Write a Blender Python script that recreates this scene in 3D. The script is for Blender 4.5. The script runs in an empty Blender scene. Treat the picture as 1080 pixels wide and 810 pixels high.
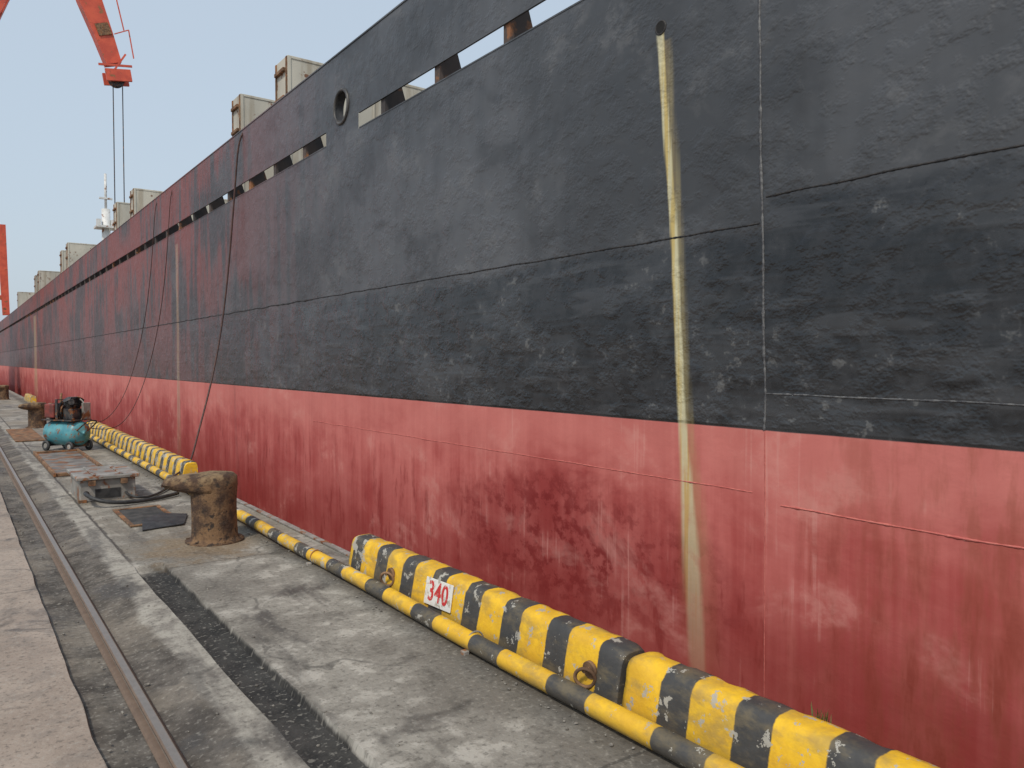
import bpy, bmesh, math, random
from mathutils import Vector, Matrix, noise as mn
random.seed(7)
scene=bpy.context.scene
scene.view_settings.view_transform='Standard'
scene.view_settings.look='None'
scene.view_settings.exposure=0
COL=scene.collection

# ---------------------------------------------------------------- node helper
class M:
    def __init__(s,name):
        s.m=bpy.data.materials.new(name); s.m.use_nodes=True
        s.nt=s.m.node_tree; s.n=s.nt.nodes; s.b=s.n['Principled BSDF']
        g=s.n.new('ShaderNodeNewGeometry'); s.P=g.outputs['Position']; s.N=g.outputs['Normal']
        sp=s.n.new('ShaderNodeSeparateXYZ'); s.nt.links.new(s.P,sp.inputs[0])
        s.X,s.Y,s.Z=sp.outputs
    def L(s,a,inp):
        if isinstance(a,(int,float)): inp.default_value=a
        elif isinstance(a,tuple):
            inp.default_value = a if len(a)==len(inp.default_value) else (*a,1.0)
        else: s.nt.links.new(a,inp)
    def math(s,op,a,b=0.0,c=None):
        x=s.n.new('ShaderNodeMath'); x.operation=op
        s.L(a,x.inputs[0]); s.L(b,x.inputs[1])
        if c is not None: s.L(c,x.inputs[2])
        return x.outputs[0]
    def add(s,a,b): return s.math('ADD',a,b)
    def sub(s,a,b): return s.math('SUBTRACT',a,b)
    def mul(s,a,b): return s.math('MULTIPLY',a,b)
    def mx(s,a,b): return s.math('MAXIMUM',a,b)
    def absn(s,a): return s.math('ABSOLUTE',a)
    def ss(s,x,a,b,o0=0.0,o1=1.0):
        r=s.n.new('ShaderNodeMapRange'); r.interpolation_type='SMOOTHSTEP'
        s.L(x,r.inputs[0]); s.L(a,r.inputs[1]); s.L(b,r.inputs[2]); r.inputs[3].default_value=o0; r.inputs[4].default_value=o1
        return r.outputs[0]
    def noise(s,sc=(1,1,1),detail=3,rough=.55,off=(0,0,0),dist=0.0):
        if isinstance(sc,(int,float)): sc=(sc,sc,sc)
        v=s.n.new('ShaderNodeVectorMath'); v.operation='MULTIPLY_ADD'
        s.L(s.P,v.inputs[0]); v.inputs[1].default_value=sc; v.inputs[2].default_value=off
        t=s.n.new('ShaderNodeTexNoise'); t.inputs['Scale'].default_value=1; t.inputs['Detail'].default_value=detail
        t.inputs['Roughness'].default_value=rough; t.inputs['Distortion'].default_value=dist
        s.nt.links.new(v.outputs[0],t.inputs['Vector']); return t.outputs[0]
    def voro(s,scale,warp=.3):
        nn=s.n.new('ShaderNodeTexNoise'); nn.inputs['Scale'].default_value=1.7; nn.inputs['Detail'].default_value=3
        s.nt.links.new(s.P,nn.inputs['Vector'])
        v=s.n.new('ShaderNodeVectorMath'); v.operation='MULTIPLY_ADD'
        s.nt.links.new(nn.outputs[1],v.inputs[0]); v.inputs[1].default_value=(warp,)*3; s.nt.links.new(s.P,v.inputs[2])
        t=s.n.new('ShaderNodeTexVoronoi'); t.feature='DISTANCE_TO_EDGE'; t.inputs['Scale'].default_value=scale
        s.nt.links.new(v.outputs[0],t.inputs['Vector']); return t.outputs[0]
    def mix(s,f,a,b,blend='MIX'):
        x=s.n.new('ShaderNodeMix'); x.data_type='RGBA'; x.blend_type=blend
        s.L(f,x.inputs[0]); s.L(a,x.inputs[6]); s.L(b,x.inputs[7]); return x.outputs[2]
    def bump(s,h,strength=.5,dist=.01,prev=None):
        b=s.n.new('ShaderNodeBump'); b.inputs['Strength'].default_value=strength; b.inputs['Distance'].default_value=dist
        s.L(h,b.inputs['Height'])
        if prev is not None: s.nt.links.new(prev,b.inputs['Normal'])
        return b.outputs[0]
    def done(s,col,rough=.6,nrm=None,metal=0.0,spec=None):
        s.L(col,s.b.inputs['Base Color']); s.L(rough,s.b.inputs['Roughness']); s.L(metal,s.b.inputs['Metallic'])
        if nrm is not None: s.nt.links.new(nrm,s.b.inputs['Normal'])
        if spec is not None: s.L(spec,s.b.inputs['Specular IOR Level'])
        return s.m

def simple(name,c1,c2,scale=8,rough=.6,metal=0.0,bump=.3,rust=0.0,rustscale=4):
    m=M(name); n=m.noise(scale,3); f=m.ss(n,.35,.65)
    col=m.mix(f,c1,c2)
    if rust>0:
        r=m.ss(m.noise(rustscale,4,.65,(3,1,7)),.62-rust*.25,.68-rust*.2)
        col=m.mix(r,col,m.mix(f,(.16,.06,.025),(.30,.13,.05)))
    return m.done(col,rough,m.bump(m.noise(scale*5,2),bump,.004) if bump else None,metal)

# ---------------------------------------------------------------- mesh helper
def obj(name,verts,faces,mat=None,parent=None,smooth=False):
    me=bpy.data.meshes.new(name); me.from_pydata([tuple(v) for v in verts],[],faces); me.update()
    o=bpy.data.objects.new(name,me); COL.objects.link(o)
    if mat: me.materials.append(mat)
    if parent: o.parent=parent
    if smooth:
        for p in me.polygons: p.use_smooth=True
    return o
def empty(name):
    o=bpy.data.objects.new(name,None); COL.objects.link(o); return o
def boxd(x0,x1,y0,y1,z0,z1):
    v=[(x0,y0,z0),(x1,y0,z0),(x1,y1,z0),(x0,y1,z0),(x0,y0,z1),(x1,y0,z1),(x1,y1,z1),(x0,y1,z1)]
    f=[(0,3,2,1),(4,5,6,7),(0,1,5,4),(1,2,6,5),(2,3,7,6),(3,0,4,7)]
    return v,f
def box(name,x0,x1,y0,y1,z0,z1,mat,parent=None,bev=0.0):
    v,f=boxd(x0,x1,y0,y1,z0,z1); o=obj(name,v,f,mat,parent)
    if bev:
        b=o.modifiers.new('b','BEVEL'); b.width=bev; b.segments=2
    return o
def boxes(name,lst,mat,parent=None,bev=0.0):
    V=[];F=[]
    for a in lst:
        v,f=boxd(*a); k=len(V); V+=v; F+=[tuple(i+k for i in q) for q in f]
    o=obj(name,V,F,mat,parent)
    if bev:
        b=o.modifiers.new('b','BEVEL'); b.width=bev; b.segments=2
    return o
def beamd(p,q,w,h,w2=None,h2=None):
    p=Vector(p);q=Vector(q); d=(q-p).normalized(); up=Vector((0,0,1))
    if abs(d.dot(up))>.98: up=Vector((0,1,0))
    r=d.cross(up).normalized(); u=r.cross(d)
    w2=w if w2 is None else w2; h2=h if h2 is None else h2
    v=[]
    for c,a,b in((p,w,h),(q,w2,h2)):
        v+=[c-r*a/2-u*b/2,c+r*a/2-u*b/2,c+r*a/2+u*b/2,c-r*a/2+u*b/2]
    return v,[(0,3,2,1),(4,5,6,7),(0,1,5,4),(1,2,6,5),(2,3,7,6),(3,0,4,7)]
def beams(name,lst,mat,parent=None):
    V=[];F=[]
    for a in lst:
        v,f=beamd(*a); k=len(V); V+=v; F+=[tuple(i+k for i in q) for q in f]
    return obj(name,V,F,mat,parent)
def tube(name,pts,r,mat,parent=None,smoothc=True,res=3):
    c=bpy.data.curves.new(name,'CURVE'); c.dimensions='3D'; c.bevel_depth=r; c.bevel_resolution=res; c.resolution_u=10
    s=c.splines.new('NURBS' if smoothc else 'POLY'); s.points.add(len(pts)-1)
    for i,p in enumerate(pts): s.points[i].co=(*p,1)
    if smoothc: s.use_endpoint_u=True; s.order_u=min(4,len(pts))
    c.use_fill_caps=True
    o=bpy.data.objects.new(name,c); COL.objects.link(o); c.materials.append(mat)
    if parent: o.parent=parent
    return o
def cyl(name,p,q,r,mat,parent=None,r2=None,seg=32,bev=0.0,smooth=True):
    p=Vector(p);q=Vector(q); d=(q-p).normalized(); a=Vector((0,0,1)) if abs(d.z)<.9 else Vector((1,0,0))
    r2=r if r2 is None else r2
    u=d.cross(a).normalized(); w=d.cross(u); V=[];F=[]
    for c,rr in((p,r),(q,r2)):
        for i in range(seg):
            t=2*math.pi*i/seg; V.append(c+u*rr*math.cos(t)+w*rr*math.sin(t))
    for i in range(seg):
        j=(i+1)%seg; F.append((i,i+seg,j+seg,j))
    F.append(tuple(range(seg))); F.append(tuple(range(2*seg-1,seg-1,-1)))
    o=obj(name,V,F,mat,parent)
    if smooth:
        for pl in o.data.polygons[:seg]: pl.use_smooth=True
    if bev:
        b=o.modifiers.new('b','BEVEL'); b.width=bev; b.segments=3; b.limit_method='ANGLE'
    return o
def torus(name,c,axis,R,r,mat,parent=None,seg=32,rs=10,sy=1.0):
    axis=Vector(axis).normalized(); a=Vector((0,0,1)) if abs(axis.z)<.9 else Vector((1,0,0))
    u=axis.cross(a).normalized(); w=axis.cross(u); V=[];F=[]
    for i in range(seg):
        t=2*math.pi*i/seg; d=u*math.cos(t)+w*math.sin(t)*sy
        for j in range(rs):
            s=2*math.pi*j/rs; V.append(Vector(c)+d*(R+r*math.cos(s))+axis*r*math.sin(s))
    for i in range(seg):
        for j in range(rs):
            F.append((i*rs+j,((i+1)%seg)*rs+j,((i+1)%seg)*rs+(j+1)%rs,i*rs+(j+1)%rs))
    return obj(name,V,F,mat,parent,True)
def lathe(name,c,prof,mat,parent=None,seg=40):
    V=[];F=[]
    for k,(r,z) in enumerate(prof):
        for i in range(seg):
            t=2*math.pi*i/seg
            q=1+.03*mn.noise(Vector((math.cos(t)*1.5,math.sin(t)*1.5,z*5)))
            V.append((c[0]+r*q*math.cos(t),c[1]+r*q*math.sin(t),c[2]+z))
    for k in range(len(prof)-1):
        for i in range(seg):
            j=(i+1)%seg; F.append((k*seg+i,k*seg+j,(k+1)*seg+j,(k+1)*seg+i))
    F.append(tuple(range((len(prof)-1)*seg,len(prof)*seg)))
    return obj(name,V,F,mat,parent,True)

# ================================================================ MATERIALS
XH=3.6; ZB=1.22; ZS0=4.12; ZS1=4.29; ZT=5.08
def hull_material():
    m=M('hull_paint')
    big=m.noise((.5,.45,.6),2,.5)
    streak=m.noise((1,4.5,.35),3,.6)
    fstreak=m.noise((1,26,1.0),3,.6,(4,0,0))
    med=m.noise((1,1.2,1.9),5,.62,(9,2,1),.3)
    spk=m.noise((1,7,8),4,.7,(2,6,3))
    rip=m.noise((1,1.1,8),3,.6,(3,4,2),.4)
    g=m.add(m.mul(big,.55),m.add(m.mul(streak,.2),m.mul(med,.25)))
    blk=m.mix(m.ss(g,.40,.60),(.042,.044,.048),(.078,.081,.088))
    sc=m.mul(m.ss(med,.53,.66),m.ss(spk,.42,.6))
    blk=m.mix(m.mul(sc,.5),blk,(.122,.124,.128))
    dkp=m.ss(med,.36,.48,1.0,0.0)
    blk=m.mix(m.mul(dkp,.5),blk,(.028,.029,.032))
    near=m.ss(m.Y,2.50,2.56,1.0,0.0)
    zseam=m.add(2.36,m.mul(near,.14))
    low=m.ss(m.sub(m.add(m.Z,m.mul(m.sub(med,.5),.20)),zseam),-.09,.02,1.0,0.0)
    low=m.mul(low,m.ss(m.Y,6,20,1.0,.45))
    dark=m.mix(m.ss(spk,.35,.65),(.008,.0085,.010),(.024,.025,.028))
    dark=m.mix(m.mul(m.ss(med,.50,.60),.7),dark,(.042,.044,.048))
    dark=m.mix(m.mul(m.ss(rip,.54,.64),.55),dark,(.055,.057,.062))
    blk=m.mix(m.mul(low,.93),blk,dark)
    scr=m.mul(m.mul(m.ss(spk,.59,.67),m.ss(med,.47,.57)),low)
    blk=m.mix(m.mul(scr,.5),blk,(.17,.17,.165))
    dfac=m.mul(m.ss(m.Y,7.5,16),m.ss(m.add(big,m.mul(m.sub(streak,.5),.9)),.40,.60))
    dfac=m.mul(dfac,m.ss(m.Z,1.5,3.6,.35,.9))
    blk=m.mix(dfac,blk,m.mix(fstreak,(.15,.032,.028),(.24,.062,.052)))
    # --- red boot top
    s1=m.ss(m.add(m.mul(streak,.32),m.add(m.mul(fstreak,.10),m.add(m.mul(med,.33),m.mul(big,.25)))),.40,.60)
    red=m.mix(s1,(.37,.062,.056),(.55,.155,.135))
    pale=m.ss(m.add(m.Z,m.mul(m.sub(med,.5),.9)),.55,1.10)
    red=m.mix(m.mul(pale,.62),red,(.60,.200,.172))
    wy=m.math('POWER',m.math('DIVIDE',m.sub(m.Y,4.3),1.9),2.0); wz=m.math('POWER',m.math('DIVIDE',m.sub(m.Z,.25),.62),2.0)
    wet=m.ss(m.add(m.add(wy,wz),m.mul(m.sub(med,.5),1.8)),0.0,1.0,1.0,0.0)
    red=m.mix(m.mul(wet,m.add(.38,m.mul(m.ss(spk,.44,.58),.55))),red,(.18,.013,.013))
    wsn=m.noise((1,7,1.7),4,.7,(0,13,0))
    ws=m.mul(m.ss(wsn,.54,.68),m.ss(m.Z,.1,1.0,.75,.06))
    red=m.mix(ws,red,(.25,.032,.028))
    lowd=m.ss(m.add(m.Z,m.mul(m.sub(big,.5),.8)),-.35,.75,1.0,0.0)
    red=m.mix(m.mul(lowd,.52),red,(.26,.034,.030))
    rustd=m.mul(m.ss(m.Y,1.2,3.0,1.0,0.0),m.ss(wsn,.42,.60))
    red=m.mix(m.mul(rustd,.42),red,(.27,.075,.04))
    wash=m.mul(m.ss(med,.54,.66),m.ss(spk,.36,.62))
    red=m.mix(m.mul(wash,.45),red,(.62,.27,.23))
    pk=m.mul(m.ss(fstreak,.58,.72),m.ss(med,.48,.62,.0,.45))
    red=m.mix(pk,red,(.62,.29,.25))
    edge=m.add(m.Z,m.mul(m.sub(med,.5),.010))
    isred=m.ss(edge,ZB-.004,ZB+.004,1.0,0.0)
    col=m.mix(isred,blk,red)
    wob=m.mul(m.sub(m.noise((1,.6,1.1),2,.5,(0,0,6)),.5),.05)
    def stain(y0,slope,w0,w1,ztop,cA,cB,op,fadez=-1.2,soft=.45,zf=ZB-.1):
        yc=m.add(m.sub(y0,m.mul(m.sub(ztop,m.Z),slope)),wob)
        d=m.absn(m.sub(m.Y,yc))
        d=m.add(d,m.mul(m.sub(fstreak,.5),w0*1.1))
        w=m.ss(m.Z,ZB-1.0,ZB+.2,w1,w0)
        f=m.ss(m.math('DIVIDE',d,w),soft,1.0,1.0,0.0)
        f=m.mul(f,m.ss(m.Z,ztop-.02,ztop-.0,1.0,0.0))
        f=m.mul(f,m.ss(m.Z,fadez,zf,.0,1.0))
        f=m.mul(f,m.ss(spk,.25,.52,.65*op,op))
        return f,m.mix(m.ss(fstreak,.42,.6),cA,cB)
    f1,c1=stain(3.31,.085,.038,.085,3.66,(.60,.56,.36),(.58,.44,.15),.90,-1.0,.40,1.5)
    h1,d1=stain(3.27,.085,.062,.20,3.60,(.42,.34,.15),(.34,.25,.10),.42,-1.1,.05,1.6)
    col=m.mix(h1,col,d1); col=m.mix(f1,col,c1)
    f2,c2=stain(15.9,-.005,.12,.22,3.9,(.42,.38,.30),(.40,.25,.12),.45)
    col=m.mix(f2,col,c2)
    f3,c3=stain(47,.0,.9,1.3,4.0,(.42,.34,.22),(.40,.25,.12),.6)
    col=m.mix(f3,col,c3)
    r=m.mix(isred,m.mix(low,(.43,.43,.43),(.27,.27,.27)),(.60,.60,.60))
    r=m.add(r,m.mul(m.sub(spk,.5),.4))
    wav=m.noise((1,1.0,1.5),2,.4,(1,1,1))
    blot=m.noise((1,4.5,5.5),4,.65,(6,0,2))
    rip2=m.noise((1,1.1,8),2,.6,(3,4,2),.4)
    hh=m.add(m.ss(blot,.44,.64),m.mul(rip2,m.ss(m.Z,2.1,2.6,1.2,.0)))
    bs=m.math('MULTIPLY',hh,m.ss(m.Z,ZB,ZB+.02,.15,1.0))
    n=m.bump(wav,.5,.055)
    n=m.bump(bs,.42,.011,n)
    return m.done(col,r,n,spec=m.mix(isred,(.55,.55,.55),(.3,.3,.3)))
HULL=hull_material()

def paint_stripes(name,period,phase,black,chipk=.0):
    m=M(name)
    nz=m.noise(7,4,.65)
    chn=m.noise(11,5,.72,(9,1,4))
    wobb=m.mul(m.sub(chn,.5),.022)
    y=m.add(m.add(m.Y,wobb),-phase+100*period)
    y=m.math('MODULO',y,period)
    s=m.ss(m.absn(m.sub(y,period/2)),black/2-.004,black/2+.004,1.0,0.0)
    yel=m.mix(m.ss(nz,.35,.65),(.83,.50,.020),(.68,.39,.025))
    bl=m.mix(nz,(.026,.026,.028),(.080,.078,.075))
    col=m.mix(s,yel,bl)
    dirt=m.ss(m.noise((5,5,12),4,.7,(3,3,3)),.44,.70)
    col=m.mix(m.mul(dirt,.5),col,(.22,.17,.09))
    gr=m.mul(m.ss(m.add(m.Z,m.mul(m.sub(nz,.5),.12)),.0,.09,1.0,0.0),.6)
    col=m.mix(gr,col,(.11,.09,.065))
    thr=m.sub(.60-chipk,m.mul(m.ss(m.Y,4.5,5.4),.05))
    chip=m.math('GREATER_THAN',chn,thr)
    cc=m.mix(nz,(.52,.50,.44),(.28,.26,.22))
    col=m.mix(m.mul(chip,.9),col,cc)
    n=m.bump(m.noise(30,3),.6,.005)
    return m.done(col,.62,n)
BLK_M=paint_stripes('kerb_stripe_paint',.385,2.52-.1925,.165,.0)
PIPE_M=paint_stripes('pipe_stripe_paint',.66,1.97-.33,.27,-.02)
RUST=simple('rusty_iron',(.10,.055,.03),(.26,.15,.08),9,.85,0,.9,.4,7)
def bollard_mat():
    m=M('bollard_iron')
    a=m.ss(m.noise(7,5,.7),.38,.62)
    col=m.mix(a,(.060,.034,.022),(.19,.110,.055))
    col=m.mix(m.ss(m.noise(15,4,.7,(3,3,3)),.53,.64),col,(.035,.024,.018))
    sandy=m.mul(m.ss(m.Z,.50,.58),m.ss(a,.1,.8))
    col=m.mix(m.mul(sandy,.6),col,(.25,.18,.10))
    n=m.bump(m.noise(26,4,.7),1.0,.012)
    return m.done(col,.88,n)
BOLL=bollard_mat()
def railtop():
    m=M('rail_head_steel')
    nn=m.noise(20,3)
    w=m.mul(m.ss(m.absn(m.sub(m.X,.700)),.012,.02,1.0,0.0),.9)
    col=m.mix(w,m.mix(nn,(.09,.06,.045),(.2,.14,.1)),m.mix(nn,(.25,.23,.21),(.36,.33,.30)))
    return m.done(col,m.mix(w,(.8,.8,.8),(.38,.38,.38)),m.bump(m.noise(40,2),.4,.003),metal=m.mul(w,.6))
RAILM=railtop()
RUBBER=simple('black_rubber',(.015,.015,.016),(.04,.04,.04),12,.55,0,.3)
GALV=simple('weathered_steel_box',(.20,.19,.17),(.32,.305,.28),6,.5,.0,.2,.35,6)
TEAL=simple('teal_tank_paint',(.06,.24,.29),(.11,.33,.37),7,.4,0,.2,.25,9)
ENG=simple('dark_engine_metal',(.022,.022,.026),(.08,.075,.072),14,.5,.3,.4,.3,9)
REDP=simple('red_guard_paint',(.22,.04,.03),(.12,.03,.025),9,.5,0,.2)
ORANGE=simple('crane_orange_paint',(.66,.105,.05),(.52,.075,.04),1.5,.5,0,.1,.1,2)
WHITE=simple('white_mast_paint',(.70,.70,.68),(.55,.55,.53),3,.5,0,.2,.2,3)
GLASS=simple('cab_glass',(.04,.06,.07),(.06,.08,.09),2,.1,0,.0)
SHIPIN=simple('ship_inner_paint',(.04,.034,.032),(.085,.06,.048),2,.7,0,.3,.25,3)
WELD=simple('weld_bead_dark',(.010,.010,.011),(.035,.030,.028),20,.6,0,.5)
WELDG=simple('weld_bead_grey',(.05,.05,.055),(.14,.14,.14),30,.5,0,.5)
WELDR=simple('weld_bead_red',(.44,.10,.085),(.54,.16,.13),20,.6,0,.5)
ROPE=simple('dark_hose',(.05,.025,.022),(.09,.04,.03),14,.6,0,.3)
def hatch_material():
    m=M('hatch_cover_paint')
    n=m.noise((.8,.8,.5),3,.6); st=m.noise((3,3,.35),4,.6,(2,2,2))
    col=m.mix(m.ss(n,.35,.65),(.54,.51,.43),(.42,.40,.34))
    col=m.mix(m.mul(m.ss(st,.48,.66),.6),col,(.29,.24,.17))
    col=m.mix(m.ss(m.noise(2.5,5,.7,(7,7,7)),.60,.66),col,(.18,.085,.045))
    return m.done(col,.7,m.bump(st,.3,.02))
HATCH=hatch_material()

# ================================================================ GROUND
def ground_material():
    m=M('quay_surface')
    n1=m.noise((1.1,1.1,1),4,.62); n2=m.noise((5,5,1),5,.68,(3,1,0)); n3=m.noise((34,34,1),2,.6)
    nl=m.noise((3.2,.45,1),4,.62,(1,9,0)); nb=m.noise((.35,.35,1),2,.5,(2,2,0))
    c=m.mix(m.ss(n1,.36,.64),(.165,.150,.128),(.29,.27,.235))
    c=m.mix(m.mul(m.ss(n2,.51,.60),m.ss(n1,.42,.58)),c,(.40,.375,.33))
    c=m.mix(m.mul(m.ss(n2,.34,.47,1.0,0.0),.55),c,(.095,.085,.072))
    c=m.mix(m.mul(m.ss(nl,.53,.65),.72),c,(.095,.086,.075))
    c=m.mix(m.mul(m.ss(nb,.48,.62),.4),c,(.28,.24,.18))
    p=m.mix(m.ss(n1,.38,.62),(.27,.215,.175),(.35,.285,.235))
    p=m.mix(m.mul(m.ss(n2,.48,.64),.5),p,(.19,.16,.135))
    d=m.mix(m.ss(n2,.38,.62),(.055,.046,.038),(.125,.108,.09))
    d=m.mix(m.mul(m.ss(n1,.48,.60),.75),d,(.21,.18,.145))
    l=m.mix(m.ss(n2,.36,.6),(.19,.172,.15),(.35,.325,.28))
    l=m.mix(m.mul(m.ss(nl,.48,.60),.75),l,(.11,.098,.085))
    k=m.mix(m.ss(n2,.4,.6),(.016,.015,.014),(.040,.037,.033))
    xw=m.add(m.X,m.mul(m.sub(n2,.5),.06))
    xe=m.add(m.X,m.mul(m.sub(n2,.5),.02))
    def step(x,a,w=.006): return m.ss(x,a-w,a+w)
    col=m.mix(step(xe,.465),p,d)
    col=m.mix(step(m.add(xw,m.mul(m.sub(n1,.5),.25)),.95,.03),col,l)
    col=m.mix(step(xe,1.115),col,c)
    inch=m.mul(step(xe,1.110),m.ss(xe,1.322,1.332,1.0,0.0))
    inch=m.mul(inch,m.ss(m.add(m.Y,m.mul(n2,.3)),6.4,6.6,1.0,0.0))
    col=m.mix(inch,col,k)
    ln=m.mul(m.ss(m.absn(m.sub(xw,1.12)),.006,.022,1.0,0.0),m.ss(m.Y,6.4,6.8))
    col=m.mix(m.mul(ln,.8),col,(.04,.036,.032))
    dx=m.sub(m.X,1.72); dy=m.sub(m.Y,6.85)
    rr=m.math('SQRT',m.add(m.mul(dx,dx),m.mul(m.mul(dy,dy),.7)))
    rr=m.add(rr,m.mul(m.sub(n2,.5),1.1))
    col=m.mix(m.mul(m.ss(rr,.20,.60,1.0,0.0),.6),col,(.22,.15,.08))
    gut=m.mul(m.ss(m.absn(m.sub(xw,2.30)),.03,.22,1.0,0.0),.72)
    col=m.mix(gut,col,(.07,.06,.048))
    yj=m.math('MODULO',m.add(m.add(m.Y,m.mul(m.sub(n2,.5),.03)),401.7),4.1)
    jt=m.ss(m.absn(m.sub(yj,2.05)),.004,.013,1.0,0.0)
    cr=m.mul(m.ss(m.voro(.40,.8),.002,.006,1.0,0.0),m.ss(n1,.47,.56))
    dk=m.mx(m.mul(jt,.55),m.mul(cr,.5))
    col=m.mix(dk,col,(.03,.028,.025))
    ob=m.ss(m.noise((1.6,1.1,1),4,.6,(12,4,0),.5),.56,.66)
    col=m.mix(m.mul(ob,.68),col,(.05,.045,.040))
    col=m.mix(m.mul(m.ss(n3,.55,.7),.35),col,(.38,.355,.31))
    col=m.mix(m.mul(m.ss(n3,.32,.45,1.0,0.0),.45),col,(.055,.05,.042))
    r=m.ss(m.add(m.mul(nl,.6),m.mul(n2,.4)),.35,.65,.92,.65)
    r=m.sub(r,m.mul(ob,.2))
    h1=m.noise((5,5,1),4,.68,(3,1,0)); h2=m.noise((40,40,1),2,.6)
    n=m.bump(m.add(h1,m.mul(h2,.3)),.9,.012)
    return m.done(col,r,n)
GM=ground_material()
XE=2.63
prof=[(-1500,0),(-60,0),(-8,0),(-2,0),(-1,0),(0,0),(.462,0),(.475,-.035),(.60,-.045),(.74,-.045),(.84,-.025),(.93,-.006),(1.0,0),(1.108,.004),(1.122,-.04),(1.318,-.04),(1.332,0),(1.6,0.002),(2.0,.0),(2.22,-.004),(2.44,-.004),(XE-.02,.0),(XE,-.02),(XE,-4)]
ys=[-1500,-60,-10]+[-4+.125*i for i in range(113)]+[12,16,24,40,80,200,600,2500]
ys=sorted(set(ys+[6.38,6.46]))
V=[];F=[]
for y in ys:
    for x,z in prof:
        if y>6.4 and 1.11<x<1.33: z=0.0
        if -4<=y<=10.0 and 0<x<2.5:
            z+= .008*mn.noise(Vector((x*2.5,y*1.1,0)))
            if .4<x<1.4: x+=.014*mn.noise(Vector((x*2,y*2.6,4)))
        V.append((x,y,z))
n=len(prof)
for i in range(len(ys)-1):
    for j in range(n-1):
        F.append((i*n+j,i*n+j+1,(i+1)*n+j+1,(i+1)*n+j))
obj('quay_ground',V,F,GM)

wm=M('water'); wn=wm.bump(wm.noise((1.5,1.5,1.5),3),.5,.05)
WM=wm.done((.045,.06,.05),.12,wn)
obj('water',[(2.7,-1500,-2.6),(2500,-1500,-2.6),(2500,2500,-2.6),(2.7,2500,-2.6)],[(0,1,2,3)],WM)

def rail(name,x):
    pr=[(-.05,-.043),(.05,-.043),(.04,-.032),(.010,-.028),(.010,-.02),(.020,-.014),(.023,.000),(.018,.006),(-.018,.006),(-.023,.000),(-.020,-.014),(-.010,-.02),(-.010,-.028),(-.04,-.032)]
    V=[];F=[];k=len(pr)
    Y=[-20,0,3,6,10,20,60,300]
    for y in Y:
        for a,b in pr: V.append((x+a,y,b+.003))
    for i in range(len(Y)-1):
        for j in range(k): F.append((i*k+j,i*k+(j+1)%k,(i+1)*k+(j+1)%k,(i+1)*k+j))
    return obj(name,V,F,RAILM)
rail('crane_rail',.70)

# loose gravel / debris, one object
V=[];F=[]
bm=bmesh.new(); bmesh.ops.create_icosphere(bm,subdivisions=1,radius=1)
IV=[v.co.copy() for v in bm.verts]; IF=[tuple(v.index for v in f.verts) for f in bm.faces]; bm.free()
def chunk(c,s):
    k=len(V)
    sx,sy,sz=[s*random.uniform(.6,1.3) for _ in range(3)]; sz*=.6
    for v in IV:
        q=v*(1+random.uniform(-.25,.2)); V.append((c[0]+q.x*sx,c[1]+q.y*sy,c[2]+q.z*sz*.9+sz*.4))
    for f in IF: F.append(tuple(i+k for i in f))
for i in range(1400):
    r=random.random()
    y=random.uniform(1.5,14)
    if r<.35: x=random.choice([random.uniform(.49,.63),random.uniform(.76,.93)]); z=-.03
    elif r<.60: x=random.gauss(2.21,.04); z=0
    elif r<.7: x=random.uniform(1.13,1.31); z=-.04 if y<6.4 else 0
    else: x=random.uniform(.9,2.2); z=0 if not(1.1<x<1.34) else -.04
    chunk((x,y,z),random.choice([.003,.004,.004,.006,.010]))
obj('gravel',V,F,simple('gravel_stone',(.10,.09,.08),(.26,.24,.21),20,.9,0,0))

# ================================================================ KERB BLOCKS
def kerb_block(name,y0,y1,seed):
    pr=[(2.395,0),(2.40,.03),(2.412,.10),(2.425,.17),(2.437,.225),(2.447,.250),(2.462,.268),(2.485,.275),(2.52,.276),(2.56,.275),(2.592,.266),(2.603,.247),(2.61,.2),(2.612,.1),(2.612,0)]
    N=max(8,int((y1-y0)/.025)); V=[];F=[];k=len(pr)
    cx,cz=2.51,.13
    for i in range(N+1):
        y=y0+(y1-y0)*i/N; e=min(i,N-i)
        sh={0:.93,1:.975,2:.993}.get(e,1.0)
        for a,b in pr:
            x=cx+(a-cx)*sh; z=b*(sh if e<2 else 1)
            nn=mn.noise(Vector((x*9,y*9,z*9+seed)))
            n2=mn.noise(Vector((x*25,y*25,z*25+seed)))
            dd=-.007*max(0,nn)-.003*n2
            if .24<b<.272 : dd-=.032*max(0,mn.noise(Vector((y*6,seed,3.1)))-.10)
            v=Vector((x-cx,0,z-cz))
            if b>0: v=v*(1+dd/ max(.05,v.length))
            V.append((cx+v.x,y,cz+v.z+ .005*mn.noise(Vector((y*1.3,seed,0)))))
    for i in range(N):
        for j in range(k-1): F.append((i*k+j,(i+1)*k+j,(i+1)*k+j+1,i*k+j+1))
    F.append(tuple(range(k))); F.append(tuple(range(N*k+k-1,N*k-1,-1)))
    o=obj(name,V,F,BLK_M,None,True)
    for p in list(o.data.polygons)[-2:]: p.use_smooth=False
    return o
kb=[kerb_block('striped_kerb_block',2.455,5.36,1.0),kerb_block('striped_kerb_block.001',-.9,2.43,2.2)]
for i,(a,b) in enumerate([(10.5,13.4),(13.5,16.4),(16.5,19.4),(25,28),(34,37)]):
    kb.append(kerb_block('striped_kerb_block.%03d'%(i+2),a,b,3.1+i*1.7))
kb[1].location.z=-.008; kb[1].location.x=.006
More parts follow.
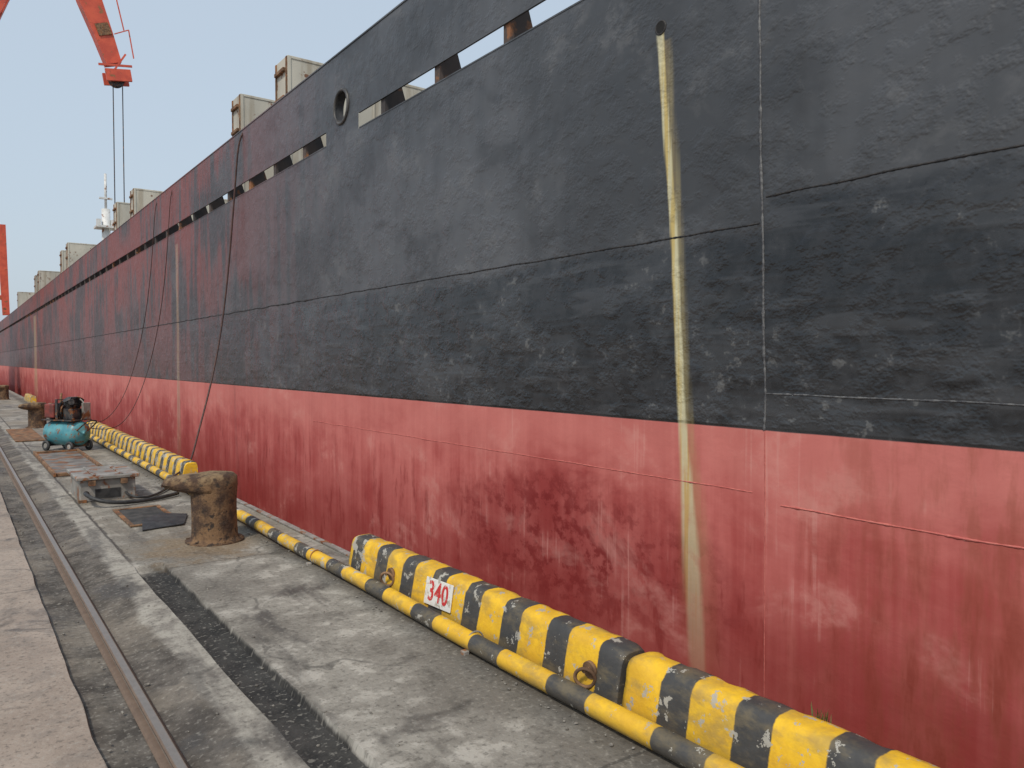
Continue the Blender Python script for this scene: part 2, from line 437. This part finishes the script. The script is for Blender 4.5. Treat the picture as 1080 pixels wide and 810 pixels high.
for i,(y,par) in enumerate([(2.64,kb[0]),(4.66,kb[0])]):
    cyl('recess_%d'%i,(2.405,y,.135),(2.424,y,.137),.042,RUST,par,seg=20)
    torus('lifting_ring_%d'%i,(2.382,y,.105),(.75,.55,.2),.048,.009,RUST,par,24,8)
    cyl('ring_eye_%d'%i,(2.37,y,.14),(2.43,y,.145),.010,RUST,par,seg=10)
sg=empty('number_sign')
SM=M('sign_white'); SMm=SM.done(SM.mix(SM.ss(SM.noise(18,5,.7),.50,.62),(.72,.71,.67),(.38,.32,.24)),.6)
SRm=M('sign_red'); SR=SRm.done(SRm.mix(SRm.ss(SRm.noise(30,4,.7,(4,4,4)),.54,.60),(.55,.03,.03),(.55,.40,.36)),.6)
box('plate',-.155,.155,-.082,.082,-.004,.004,SMm,sg,.002)
tc=bpy.data.curves.new('number','FONT'); tc.body='340'; tc.size=.17; tc.align_x='CENTER'; tc.align_y='CENTER'; tc.offset=.003; tc.extrude=.0008; tc.space_character=1.05
to=bpy.data.objects.new('number',tc); COL.objects.link(to); tc.materials.append(SR); to.parent=sg; to.location=(0,0,.0052); to.scale=(.9,1.0,1)
sl=Vector((.19,0,1)).normalized(); lx=Vector((0,-1,0)); lz=lx.cross(sl)
c_,s_=math.cos(.04),math.sin(.04); lx2=lx*c_+sl*s_; sl2=sl*c_-lx*s_
sg.matrix_world=Matrix(((lx2.x,sl2.x,lz.x,2.413),(lx2.y,sl2.y,lz.y,4.03),(lx2.z,sl2.z,lz.z,.152),(0,0,0,1)))

V=[];F=[];seg=20;N=420
for i in range(N+1):
    y=-2+ (24+2)*i/N
    for j in range(seg):
        t=2*math.pi*j/seg; r=.050*(1+.03*mn.noise(Vector((math.cos(t)*2,y*6,math.sin(t)*2))))
        V.append((2.30+r*math.cos(t)+.028*mn.noise(Vector((y*.45,0,0))),y,.054+r*math.sin(t)+.006*mn.noise(Vector((y*.6,7,0)))))
for i in range(N):
    for j in range(seg): F.append((i*seg+j,i*seg+(j+1)%seg,(i+1)*seg+(j+1)%seg,(i+1)*seg+j))
pp=obj('striped_pipe',V,F,PIPE_M,None,True)
for i,y in enumerate([1.2,3.45,5.7,7.9,10.2,13]):
    torus('clamp_%d'%i,(2.30,y,.056),(0,1,0),.054,.005,GALV,pp,24,6)
    box('clamp_foot_%d'%i,2.215,2.25,y-.02,y+.02,-.004,.02,GALV,pp,.004)
boxes('quay_edge_angle',[(2.585,XE+.006,5.42,10.46,.003,.02),(2.585,XE+.006,19.5,24.9,.003,.02)],simple('edge_angle_steel',(.22,.2,.18),(.32,.30,.28),8,.7,.1,.4,.4,6),None,.003)

# ================================================================ BOLLARDS
def bollard(name,x,y,s=1.0,ang=math.radians(205)):
    e=empty(name); seg=48
    prof=[(.25,0.0),(.25,.015),(.205,.025),(.197,.05),(.192,.12),(.190,.2),(.190,.32),(.192,.42),(.198,.50),(.196,.575),(.17,.600),(.05,.608)]
    lathe('post',(0,0,0),prof,BOLL,e,seg)
    rings=[(.30,.40),(.72,.425),(.95,.45),(1.0,.48),(1.0,.53),(.97,.57),(.90,.592),(.6,.606),(.02,.610)]
    V=[];F=[]
    for k,(f,z) in enumerate(rings):
        for i in range(seg):
            t=2*math.pi*i/seg; ct=math.cos(t); st=math.sin(t)
            if ct>0: rx=.205+.235*abs(ct)**.8; ry=.207
            else: rx=.197; ry=.200
            xx=f*rx*ct; yy=f*ry*st
            zz=z+(.045*max(0,xx)/.44 if z<.50 else -.02*max(0,xx)/.44)
            q=1+.05*mn.noise(Vector((xx*6,yy*6,zz*6)))
            V.append((xx*q,yy*q,zz+.010*mn.noise(Vector((xx*9,yy*9,3)))))
    for k in range(len(rings)-1):
        for i in range(seg):
            j=(i+1)%seg; F.append((k*seg+i,k*seg+j,(k+1)*seg+j,(k+1)*seg+i))
    F.append(tuple(range((len(rings)-1)*seg,len(rings)*seg)))
    obj('horn_head',V,F,BOLL,e,True)
    for i in range(6):
        t=i*math.pi/3
        cyl('bolt_%d'%i,(.225*math.cos(t),.225*math.sin(t),.012),(.225*math.cos(t),.225*math.sin(t),.03),.014,BOLL,e,seg=6,smooth=False)
    e.location=(x,y,0); e.rotation_euler=(0,0,ang); e.scale=(s,s,s)
    return e
bollard('mooring_bollard',1.87,7.0,1.0,math.radians(180-25))
bollard('mooring_bollard.001',1.66,21.5)
bollard('mooring_bollard.002',1.75,38)

# ================================================================ STEEL BOX + HOSES
sb=empty('junction_box')
box('body',1.15,1.72,9.75,10.6,.0,.25,GALV,sb,.01)
box('lid',1.11,1.76,9.71,10.64,.25,.29,GALV,sb,.008)
boxes('hinges',[(1.23,1.30,9.70,9.75,.19,.245),(1.56,1.63,9.70,9.75,.19,.245)],RUST,sb)
boxes('slot_shade_plate',[(1.30,1.56,9.742,9.75,.03,.14)],RUBBER,sb)  # thin black plate on the front face paints the shade of a slot opening
boxes('feet',[(1.13,1.21,9.72,9.80,.0,.03),(1.66,1.74,9.72,9.80,.0,.03)],RUST,sb)
boxes('lid_ribs',[(1.28,1.31,9.75,10.6,.291,.305),(1.56,1.59,9.75,10.6,.291,.305)],GALV,sb,.003)
tube('supply_hose_1',[(1.22,9.76,.10),(1.15,9.5,.16),(1.18,9.25,.10),(1.5,9.2,.03),(1.9,9.35,.03),(2.15,9.6,.03)],.022,RUBBER,sb)
tube('supply_hose_2',[(1.62,9.76,.08),(1.60,9.60,.06),(1.75,9.45,.02),(1.95,9.7,.02),(2.2,10.2,.03)],.015,RUBBER,sb)
mh=empty('inspection_hatch')
boxes('frame',[(1.36,1.40,8.0,9.0,.006,.022),(1.78,1.82,8.0,9.0,.006,.022),(1.40,1.78,8.0,8.04,.006,.021),(1.40,1.78,8.96,9.0,.006,.021)],RUST,mh,.003)
box('lid',1.405,1.775,8.045,8.955,.004,.012,simple('hatch_plate_dark',(.03,.03,.028),(.07,.065,.06),8,.7,.1,.4),mh)
rm=obj('rubber_mat',[(1.42,7.75,.016),(1.80,7.8,.022),(1.95,8.3,.02),(1.72,8.45,.03),(1.5,8.2,.028),(1.58,7.98,.034)],[(0,1,5),(1,2,5),(2,3,5),(3,4,5),(4,0,5)],RUBBER)
so=rm.modifiers.new('s','SOLIDIFY'); so.thickness=.01
pf=empty('steel_cover_plate')
box('plate',1.15,1.75,12.2,15.2,.008,.024,simple('plate_steel',(.14,.13,.12),(.26,.24,.22),4,.6,.2,.4,.4,4),pf,.003)
boxes('plate_edges',[(1.11,1.145,12.1,15.3,.006,.06),(1.755,1.79,12.1,15.3,.006,.06),(1.15,1.75,12.12,12.16,.006,.05),(1.15,1.75,15.24,15.28,.006,.05)],RUST,pf,.004)
pf2=empty('steel_cover_plate.001')
box('plate',1.0,1.5,17.8,21,.008,.03,RUST,pf2,.003)

# ================================================================ AIR COMPRESSOR
ac=empty('air_compressor')
def dome(name,c,d,r,l,mat,par):
    V=[];F=[];seg=32; d=Vector(d); u=Vector((0,0,1)); w=d.cross(u)
    pr=[(0,r*.05),(.02,r*.35),(.06,r*.7),(.12,r*.93),(.2,r),(l-.2,r),(l-.12,r*.93),(l-.06,r*.7),(l-.02,r*.35),(l,r*.05)]
    for a,rr in pr:
        for i in range(seg):
            t=2*math.pi*i/seg; V.append(Vector(c)+d*a+u*rr*math.cos(t)+w*rr*math.sin(t))
    for k in range(len(pr)-1):
        for i in range(seg):
            j=(i+1)%seg; F.append((k*seg+i,k*seg+j,(k+1)*seg+j,(k+1)*seg+i))
    F.append(tuple(range(seg))); F.append(tuple(range(len(pr)*seg-1,(len(pr)-1)*seg-1,-1)))
    return obj(name,V,F,mat,par,True)
dome('tank',(-.55,0,.38),(1,0,0),.27,1.1,TEAL,ac)
for i,(x,y) in enumerate([(-.35,-.24),(-.35,.24),(.38,-.24),(.38,.24)]):
    torus('tyre_%d'%i,(x,y,.11),(0,1,0),.082,.032,RUBBER,ac,24,10)
    cyl('hub_%d'%i,(x,y-.02,.11),(x,y+.02,.11),.05,GALV,ac,seg=16)
boxes('legs',[(-.37,-.33,-.22,.22,.09,.2),(.36,.40,-.22,.22,.09,.2)],ENG,ac)
box('saddle_plate',-.46,.46,-.26,.26,.645,.67,ENG,ac,.004)
cyl('electric_motor',(-.42,.06,.83),(-.05,.06,.83),.16,ENG,ac,bev=.015)
boxes('motor_fins',[(-.40+.034*i,-.392+.034*i,-.11,.23,.675,1.0) for i in range(10)],ENG,ac)
box('crankcase',.08,.38,-.15,.13,.67,.90,ENG,ac,.02)
for i,a in enumerate((-.55,.0,.55)):
    s,c=math.sin(a),math.cos(a)
    cyl('cylinder_%d'%i,(.23,s*.08,.86),(.23,s*.32,.86+c*.28),.06,ENG,ac)
    for k in range(6):
        f=.10+.035*k
        cyl('cooling_fin_%d_%d'%(i,k),(.23,s*f*1.1,.86+c*f),(.23,s*(f+.012)*1.1,.86+c*(f+.012)),.09,ENG,ac,seg=20)
torus('flywheel',(.0,-.0,.86),(1,0,0),.20,.024,ENG,ac)
cyl('flywheel_hub',(-.02,0,.86),(.02,0,.86),.06,ENG,ac)
boxes('belt_guard',[(-.035,.035,-.25,-.235,.68,1.1),(-.035,.035,.235,.25,.68,1.1),(-.035,.035,-.235,.235,1.085,1.1)],ENG,ac)
box('fuel_tank',-.40,-.10,-.24,-.11,.70,1.0,REDP,ac,.03)
boxes('control_panel',[(.40,.46,.05,.24,.68,1.02)],GALV,ac,.01)
tube('handle',[(.5,-.15,.45),(.75,-.15,.6),(.78,-.15,.66),(.78,.15,.66),(.75,.15,.6),(.5,.15,.45)],.015,ENG,ac)
tube('discharge_pipe',[(.3,.1,1.1),(.46,.15,1.0),(.48,.1,.8),(.42,.0,.63)],.014,GALV,ac)
cyl('air_filter',(.34,-.14,1.05),(.46,-.24,1.05),.06,ENG,ac,seg=20)
tube('exhaust',[(-.3,.1,.98),(-.3,.1,1.12),(-.36,.16,1.2)],.025,RUST,ac)
ac.location=(1.66,15.7,0); ac.rotation_euler=(0,0,math.radians(-58)); ac.scale=(.80,.80,.84)

# ================================================================ SHIP
ship=empty('cargo_ship')
Y0,Y1=-14,128
def strip(name,z0,z1,y0,y1,mat,par,dy=.5):
    N=max(1,int((y1-y0)/dy)); V=[];F=[]
    for i in range(N+1):
        for k in range(2):
            V.append((XH,y0+(y1-y0)*i/N,z0+(z1-z0)*k))
    for i in range(N):
        a=i*2; F.append((a,a+1,a+3,a+2))
    o=obj(name,V,F,mat,par); s=o.modifiers.new('s','SOLIDIFY'); s.thickness=.018; s.offset=-1
    return o
strip('side_shell',-3.5,ZS0,Y0,Y1,HULL,ship)
CY=8.10; CZ=4.47
strip('bulwark_near',ZS1,ZT,Y0,7.66,HULL,ship)
strip('bulwark_far',ZS1,ZT,8.54,Y1,HULL,ship)
V=[];F=[];seg=64; ry,rz=.17,.185
def rect(t):
    c,s=math.cos(t),math.sin(t)
    a=(8.54-CY) if c>0 else (CY-7.66); b=(ZT-CZ) if s>0 else (CZ-ZS0)
    k=min(a/abs(c) if abs(c)>1e-6 else 1e9,b/abs(s) if abs(s)>1e-6 else 1e9)
    return (XH,CY+c*k,CZ+s*k)
angs=sorted([2*math.pi*i/seg for i in range(seg)]+[math.atan2(dz,dyy)%(2*math.pi) for dyy in(.44,-.44) for dz in(ZT-CZ,ZS0-CZ)])
for t in angs: V.append((XH,CY+ry*math.cos(t),CZ+rz*math.sin(t)))
for t in angs: V.append(rect(t))
k=len(angs)
for i in range(k):
    j=(i+1)%k; F.append((i,j,k+j,k+i))
o=obj('fairlead_panel',V,F,HULL,ship)
FG=simple('fairlead_grey',(.035,.035,.037),(.08,.075,.07),9,.5,.1,.4)
torus('fairlead_rim',(XH-.003,CY,CZ),(1,0,0),.185,.020,FG,ship,48,10)
V=[];F=[]
for xx in (XH+.0,XH+.10):
    for i in range(40):
        t=2*math.pi*i/40; V.append((xx,CY+.172*math.cos(t),CZ+.186*math.sin(t)))
for i in range(40): F.append((i,(i+1)%40,40+(i+1)%40,40+i))
obj('fairlead_throat',V,F,FG,ship,True)
boxes('bulwark_cap',[(XH-.008,XH+.10,Y0,Y1,ZT,ZT+.016)],HULL,ship)
boxes('slot_lip',[(XH-.004,XH+.03,Y0,7.64,ZS0,ZS0+.012),(XH-.004,XH+.03,8.56,Y1,ZS0,ZS0+.012)],HULL,ship)
V=[];F=[]
y=-12.32; stl=[]
while y<Y1-1:
    if not(7.6<y<8.6): stl.append(y)
    y+=1.08
stb=[]
for y in stl:
    w=.045
    stb.append((XH+.02,XH+.06,y-w,y+w,ZS0+.013,ZS1+.1))
    k=len(V)
    V+=[(XH+.021,y-.008,3.95),(XH+.40,y-.008,3.95),(XH+.08,y-.008,ZT-.15),(XH+.021,y-.008,ZT-.05),
        (XH+.021,y+.008,3.95),(XH+.40,y+.008,3.95),(XH+.08,y+.008,ZT-.15),(XH+.021,y+.008,ZT-.05)]
    F+=[tuple(q+k for q in f) for f in [(0,1,2,3),(7,6,5,4),(1,5,6,2),(0,4,5,1),(2,6,7,3),(3,7,4,0)]]
obj('bulwark_stays',V,F,SHIPIN,ship)
boxes('slot_posts',stb,SHIPIN,ship)
box('main_deck',XH+.02,22.4,Y0,Y1,3.85,3.94,SHIPIN,ship)
box('far_side_shell',22.42,22.44,Y0,Y1,-3.5,ZT,HULL,ship)
box('stern_plate',XH+.02,22.4,Y0-.03,Y0-.001,-3.5,ZT,HULL,ship)
obj('bow_shell',[(XH,Y1,-3.5),(13,Y1+24,-3.5),(22.4,Y1,-3.5),(XH-.1,Y1,7),(13,Y1+28,8.5),(22.5,Y1,7)],[(0,1,4,3),(1,2,5,4),(3,4,5),(0,3,5,2)],HULL,ship)
for i,(a,b) in enumerate([(-10,12.5),(22.5,31.5),(38.5,51),(57,69),(75,92),(98,112)]):
    box('hatch_coaming_%d'%i,7.2,18.8,a,b,3.94,5.0,HATCH,ship,.03)
    boxes('coaming_stays_%d'%i,[(7.05,7.2,a+.6+1.5*j,a+.64+1.5*j,3.94,4.95) for j in range(int((b-a)/1.5))],HATCH,ship)
def hatch_cover(nm,y0,th,xa,xb,z0,z1):
    box(nm,xa,xb,y0+.04,y0+th-.04,z0,z1,HATCH,ship,.02)
    boxes(nm+'_frame',[(xa-.03,xa+.05,y0+.02,y0+th-.02,z0-.05,z1+.02),(xb-.05,xb+.03,y0+.02,y0+th-.02,z0-.05,z1+.02),(xa+.051,xb-.051,y0+.025,y0+th-.025,z1-.04,z1+.025)],HATCH,ship,.01)
    boxes(nm+'_ribs',[(xa+.1+1.9*i,xa+.15+1.9*i,y0+.02,y0+.05,z0,z1-.05) for i in range(1,int((xb-xa)/1.9))],HATCH,ship,.01)
    boxes(nm+'_cleats',[(xa-.10,xa-.031,y0+.12,y0+th-.12,zz,zz+.08) for zz in [z0+.7,z0+1.5,z0+2.4,z1-.9,z1-.3]],RUST,ship,.01)
    boxes(nm+'_seal_strip',[(xa-.05,xa-.031,y0+.03,y0+.11,z0,z1),(xa-.05,xa-.031,y0+th-.12,y0+th-.05,z0,z1)],RUST,ship)
for i,(yy,th,zt) in enumerate([(16.2,.8,8.2),(19.5,.75,8.3),(33.0,.75,8.4),(36.8,.8,8.5),(52.5,.8,8.7),(55.6,.8,8.6),(71,.9,8.8),(74,.9,8.7),(94,.9,8.8)]):
    xo=.40 if i<2 else (.35 if i<4 else .2)
    hatch_cover('raised_hatch_cover_%d'%i,yy,th,5.6+xo,15.5,4.3,zt)
    boxes('hatch_support_%d'%i,[(6.2,6.5,yy+.1,yy+.6,3.94,4.25),(12,12.3,yy+.1,yy+.6,3.94,4.25)],HATCH,ship)
MX=6.55
cyl('mast_pole',(MX,43.9,3.94),(MX,43.9,9.4),.20,WHITE,ship,seg=20)
cyl('mast_top',(MX,43.9,9.4),(MX,43.9,11.2),.06,WHITE,ship,seg=12)
box('mast_platform',MX-.5,MX+.5,43.4,44.4,8.4,8.5,WHITE,ship)
boxes('mast_lights',[(MX-.45,MX-.25,43.7,43.9,8.5,8.85),(MX+.2,MX+.45,43.7,43.9,8.5,8.85),(MX-.3,MX+.3,43.8,43.95,9.9,9.98)],WHITE,ship)
cyl('vent_body',(MX,43.9,3.94),(MX,43.9,7.4),.42,WHITE,ship,seg=24)
def bead(nm,p,q,r,mat,par=ship):
    p=Vector(p);q=Vector(q); d=q-p; L=d.length; d.normalize()
    step=.012 if L<12 else .06; N=int(L/step); V=[];F=[];sg=6
    u=Vector((1,0,0)); w=d.cross(u)
    for i in range(N+1):
        c=p+d*L*i/N
        rr=r*(.7+.8*abs(mn.noise(Vector((c.y*14,c.z*14,r*999)))))*(1+.18*math.sin(i*1.9))
        c=c+w*r*1.2*mn.noise(Vector((c.y*3,c.z*3,5)))
        for j in range(sg):
            t=2*math.pi*j/sg; V.append(c+u*rr*.6*math.cos(t)+w*rr*math.sin(t))
    for i in range(N):
        for j in range(sg): F.append((i*sg+j,i*sg+(j+1)%sg,(i+1)*sg+(j+1)%sg,(i+1)*sg+j))
    return obj(nm,V,F,mat,par,True)
bead('weld_upper_far',(XH,2.57,2.36),(XH,9,2.365),.0080,WELD)
bead('weld_upper_far_b',(XH,9,2.365),(XH,100,2.38),.012,WELD)
bead('weld_upper_near',(XH,-6,2.49),(XH,2.53,2.50),.0080,WELD)
bead('weld_butt',(XH,2.52,ZB),(XH,2.60,ZS0),.0095,WELDG)
bead('weld_butt_top',(XH,2.60,ZS1),(XH,2.62,ZT),.0095,WELDG)
bead('weld_low_near',(XH,-6,1.405),(XH,2.52,1.42),.0055,WELDG)
bead('weld_red_far',(XH,2.60,.865),(XH,9,.86),.0045,WELDR)
bead('weld_red_near',(XH,-5,.81),(XH,2.42,.815),.0060,WELDR)
bead('weld_red_butt',(XH,2.50,-2),(XH,2.52,ZB-.01),.004,WELDR)
torus('drain_rim',(XH,3.305,3.68),(1,0,0),.040,.006,WELD,ship,28,8)
cyl('drain_shade_disc',(XH-.004,3.305,3.68),(XH+.01,3.305,3.68),.038,simple('bore_shade_paint',(.006,.005,.005),(.01,.01,.01),5,.9),ship,seg=28)  # solid near-black disc, its colour stands for the shade inside the drain hole
tube('air_hose',[(3.75,11.6,5.12),(3.56,11.7,5.14),(3.54,11.8,4.6),(3.5,12.0,3.4),(3.4,12.1,2.2),(3.15,11.9,1.2),(2.8,11.4,.45),(2.60,10.9,.12),(2.3,10.5,.13),(2.1,10.2,.03)],.013,ROPE)
tube('air_hose.001',[(3.7,16.2,5.12),(3.57,16.2,5.12),(3.56,16.3,4.4),(3.55,16.8,3),(3.5,17.6,1.8),(3.2,17.6,.8),(2.7,16.7,.25),(2.3,16.0,.3),(1.9,15.8,.4)],.0075,ROPE)
tube('air_hose.002',[(3.7,17.6,5.12),(3.57,17.6,5.12),(3.56,17.7,4.4),(3.55,18.3,3),(3.5,19.2,1.8),(3.2,19.2,.8),(2.7,18.3,.3),(2.35,17.7,.3),(1.8,16.5,.4)],.0075,ROPE)

# ================================================================ WEEDS
WEED=simple('weed_leaf',(.05,.10,.02),(.10,.13,.03),30,.7,0,0)
def weed(name,x,y,z,n,h):
    V=[];F=[]
    for i in range(n):
        a=random.uniform(0,6.28); hh=h*random.uniform(.5,1); lean=random.uniform(.1,.5)*hh; w=.004
        px,py=x+random.uniform(-.02,.02),y+random.uniform(-.03,.03); k=len(V)
        dx,dy=math.cos(a),math.sin(a)
        for s in range(4):
            f=s/3; ww=w*(1-f*.9); c=(px+dx*lean*f*f,py+dy*lean*f*f,z+hh*f)
            V+= [(c[0]-dy*ww,c[1]+dx*ww,c[2]),(c[0]+dy*ww,c[1]-dx*ww,c[2])]
        for s in range(3): F.append((k+2*s,k+2*s+1,k+2*s+3,k+2*s+2))
    return obj(name,V,F,WEED)
weed('weed',2.622,1.58,.2,20,.12)

# ================================================================ PORTAL CRANE
cr=empty('portal_crane')
CXc,CYc=-4.5,60
legs=[]
for x in(.7,-9.8):
    for y in(54.5,65.5):
        legs.append(((x,y,.9),(CXc+(x-CXc)*.42,CYc+(y-CYc)*.42,12),1.0,1.0,1.3,1.3))
    legs.append(((x,53.5,1.2),(x,66.5,1.2),.8,.9))
beams('portal_legs',legs,ORANGE,cr)
for x in(.7,-9.8):
    for y in (53.8,55.0,65.0,66.2):
        cyl('wheel',(x-.12,y,.36),(x+.12,y,.36),.34,ENG,cr,seg=20)
cyl('slewing_column',(CXc,CYc,11.6),(CXc,CYc,13.6),2.4,ORANGE,cr)
box('machinery_house',CXc-6,CXc+1.5,CYc-2.2,CYc+2.2,13.6,17.4,ORANGE,cr,.05)
box('operator_cab',CXc+2.6,CXc+4.6,CYc-3.2,CYc-1.2,12.4,15,ORANGE,cr,.08)
box('cab_window',CXc+2.8,CXc+4.62,CYc-3.23,CYc-1.4,13.2,14.6,GLASS,cr)
AP=(6.2,60,34.0); TIP=(9.75,60,21.8); BX=-1.9
beams('main_jib',[((BX,59.0,14),(AP[0],59.4,AP[2]),.5,1.9,.4,1.2),((BX,61.0,14),(AP[0],60.6,AP[2]),.5,1.9,.4,1.2)]+[((BX+(AP[0]-BX)*f,59.1+.3*f,14+20*f),(BX+(AP[0]-BX)*f,60.9-.3*f,14+20*f),.3,.3) for f in(.1,.25,.4,.55,.7,.85)],ORANGE,cr)
pts=[(6.2,34.0,2.3),(6.75,31.3,2.0),(7.4,28.8,1.75),(8.15,26.4,1.45),(8.95,24.2,1.2),(9.55,22.4,1.0)]
V=[];F=[]
for i,(x,z,w_) in enumerate(pts):
    a=pts[max(0,i-1)]; b=pts[min(len(pts)-1,i+1)]
    d=Vector((b[0]-a[0],0,b[1]-a[1])).normalized(); nn=Vector((-d.z,0,d.x))
    for sy in(-.5,.5):
        for s2 in(-.5,.5):
            c=Vector((x,60,z))+nn*w_*s2; V.append((c.x,60+sy*.9,c.z))
for i in range(len(pts)-1):
    k=4*i
    F+=[(k,k+1,k+5,k+4),(k+2,k+6,k+7,k+3),(k,k+4,k+6,k+2),(k+1,k+3,k+7,k+5)]
F+=[(0,2,3,1),(4*len(pts)-4,4*len(pts)-3,4*len(pts)-1,4*len(pts)-2)]
obj('fly_jib',V,F,ORANGE,cr)
beams('fly_jib_stub',[((1.5,60,34.8),AP,.7,.9,1.0,2.0)],ORANGE,cr)
rl=[]
for i in range(len(pts)-1):
    a=pts[i];b=pts[i+1]
    rl.append(((a[0]+1.5,59.3,a[1]+.6),(b[0]+1.2,59.3,b[1]+.5),.07,.07))
    rl.append(((a[0]+1.5,59.3,a[1]+.6),(a[0]+.6,59.3,a[1]+.1),.06,.06))
beams('fly_jib_handrail',rl,ORANGE,cr)
beams('fly_jib_plates',[((7.5,59.5,27.2),(8.3,59.5,27.6),.06,1.0),((8.5,59.5,24.4),(9.3,59.5,24.7),.06,.8)],RUST,cr)
beams('tip_guard',[((TIP[0]-.75,59.45,TIP[2]-.35),(TIP[0]+.85,59.45,TIP[2]-.1),.2,.8),((TIP[0]-.75,60.55,TIP[2]-.35),(TIP[0]+.85,60.55,TIP[2]-.1),.2,.8),((TIP[0]-1.2,59.4,TIP[2]+.25),(TIP[0]+.9,59.4,TIP[2]+.55),.1,.14),((TIP[0]-.2,59.4,TIP[2]+.1),(TIP[0]+.5,59.4,TIP[2]+1.3),.12,.12)],ORANGE,cr)
for i in(-1,1):
    cyl('head_sheave_%d'%i,(TIP[0],60+.25*i-.05,TIP[2]-.4),(TIP[0],60+.25*i+.05,TIP[2]-.4),.5,ENG,cr,seg=24)
beams('back_stay',[((CXc,60,17.4),(CXc-2,60,24),.5,.5),((CXc-2,60,24),(1.5,60,34.8),.18,.18),((CXc-4,60,17.4),(CXc-2,60,24),.4,.4)],ORANGE,cr)
for i,x in enumerate((TIP[0]-.22,TIP[0]+.38)):
    tube('hoist_rope_%d'%i,[(x,60,TIP[2]-.3),(x,60,4.5)],.035,ENG,cr,False,2)
box('hook_block',TIP[0]-.4,TIP[0]+.7,59.7,60.3,4.2,5.2,ORANGE,cr,.05)
c2=empty('portal_crane.001')
l2=[]
for x in(.7,-9.8):
    for y in(104.5,115.5): l2.append(((x,y,.0),(CXc+(x-CXc)*.5,110+(y-110)*.5,13),1.2,1.2,1.6,1.6))
beams('portal_legs',l2,ORANGE,c2)
box('machinery_house',-8,1.5,106,114,9,17,ORANGE,c2,.1)
beams('cab_post',[((5.0,107,17.5),(5.35,107,7.0),.9,.9,.7,.7),((1.5,107,14),(5.0,107,14),.6,.6),((1.5,107,9.5),(5.1,107,9),.5,.5)],ORANGE,c2)
beams('main_jib',[((-2,110,17),(-10,112,45),1.6,2.5,1.0,1.2)],ORANGE,c2)

# ================================================================ LIGHT / SKY / CAMERA
w=bpy.data.worlds.new('World'); scene.world=w; w.use_nodes=True
nt=w.node_tree; bg=nt.nodes['Background']; sky=nt.nodes.new('ShaderNodeTexSky'); sky.sky_type='NISHITA'; sky.sun_disc=False
SD=Vector((-.62,-.45,.95)).normalized()
el=math.asin(SD.z); az=math.atan2(SD.x,SD.y)
sky.sun_elevation=el; sky.sun_rotation=az
sky.air_density=1.3; sky.dust_density=4.0; sky.ozone_density=1.2; sky.altitude=0
hz=nt.nodes.new('ShaderNodeMix'); hz.data_type='RGBA'; hz.inputs[0].default_value=.72
nt.links.new(sky.outputs[0],hz.inputs[6]); hz.inputs[7].default_value=(5.0,5.85,6.75,1)
nt.links.new(hz.outputs[2],bg.inputs[0]); bg.inputs[1].default_value=.125
sun=bpy.data.lights.new('sun','SUN'); sun.energy=2.3; sun.angle=math.radians(6); sun.color=(1,.93,.82)
so=bpy.data.objects.new('sun',sun); COL.objects.link(so); so.rotation_euler=SD.to_track_quat('Z','Y').to_euler()
cd=bpy.data.cameras.new('camera'); cam=bpy.data.objects.new('camera',cd); COL.objects.link(cam); scene.camera=cam
cd.lens=800/1080*36; cd.sensor_width=36; cd.clip_end=6000; cd.clip_start=.05
cam.location=(0,0,1.6); cam.rotation_euler=(math.radians(90-1.72),0,-math.radians(36.5))
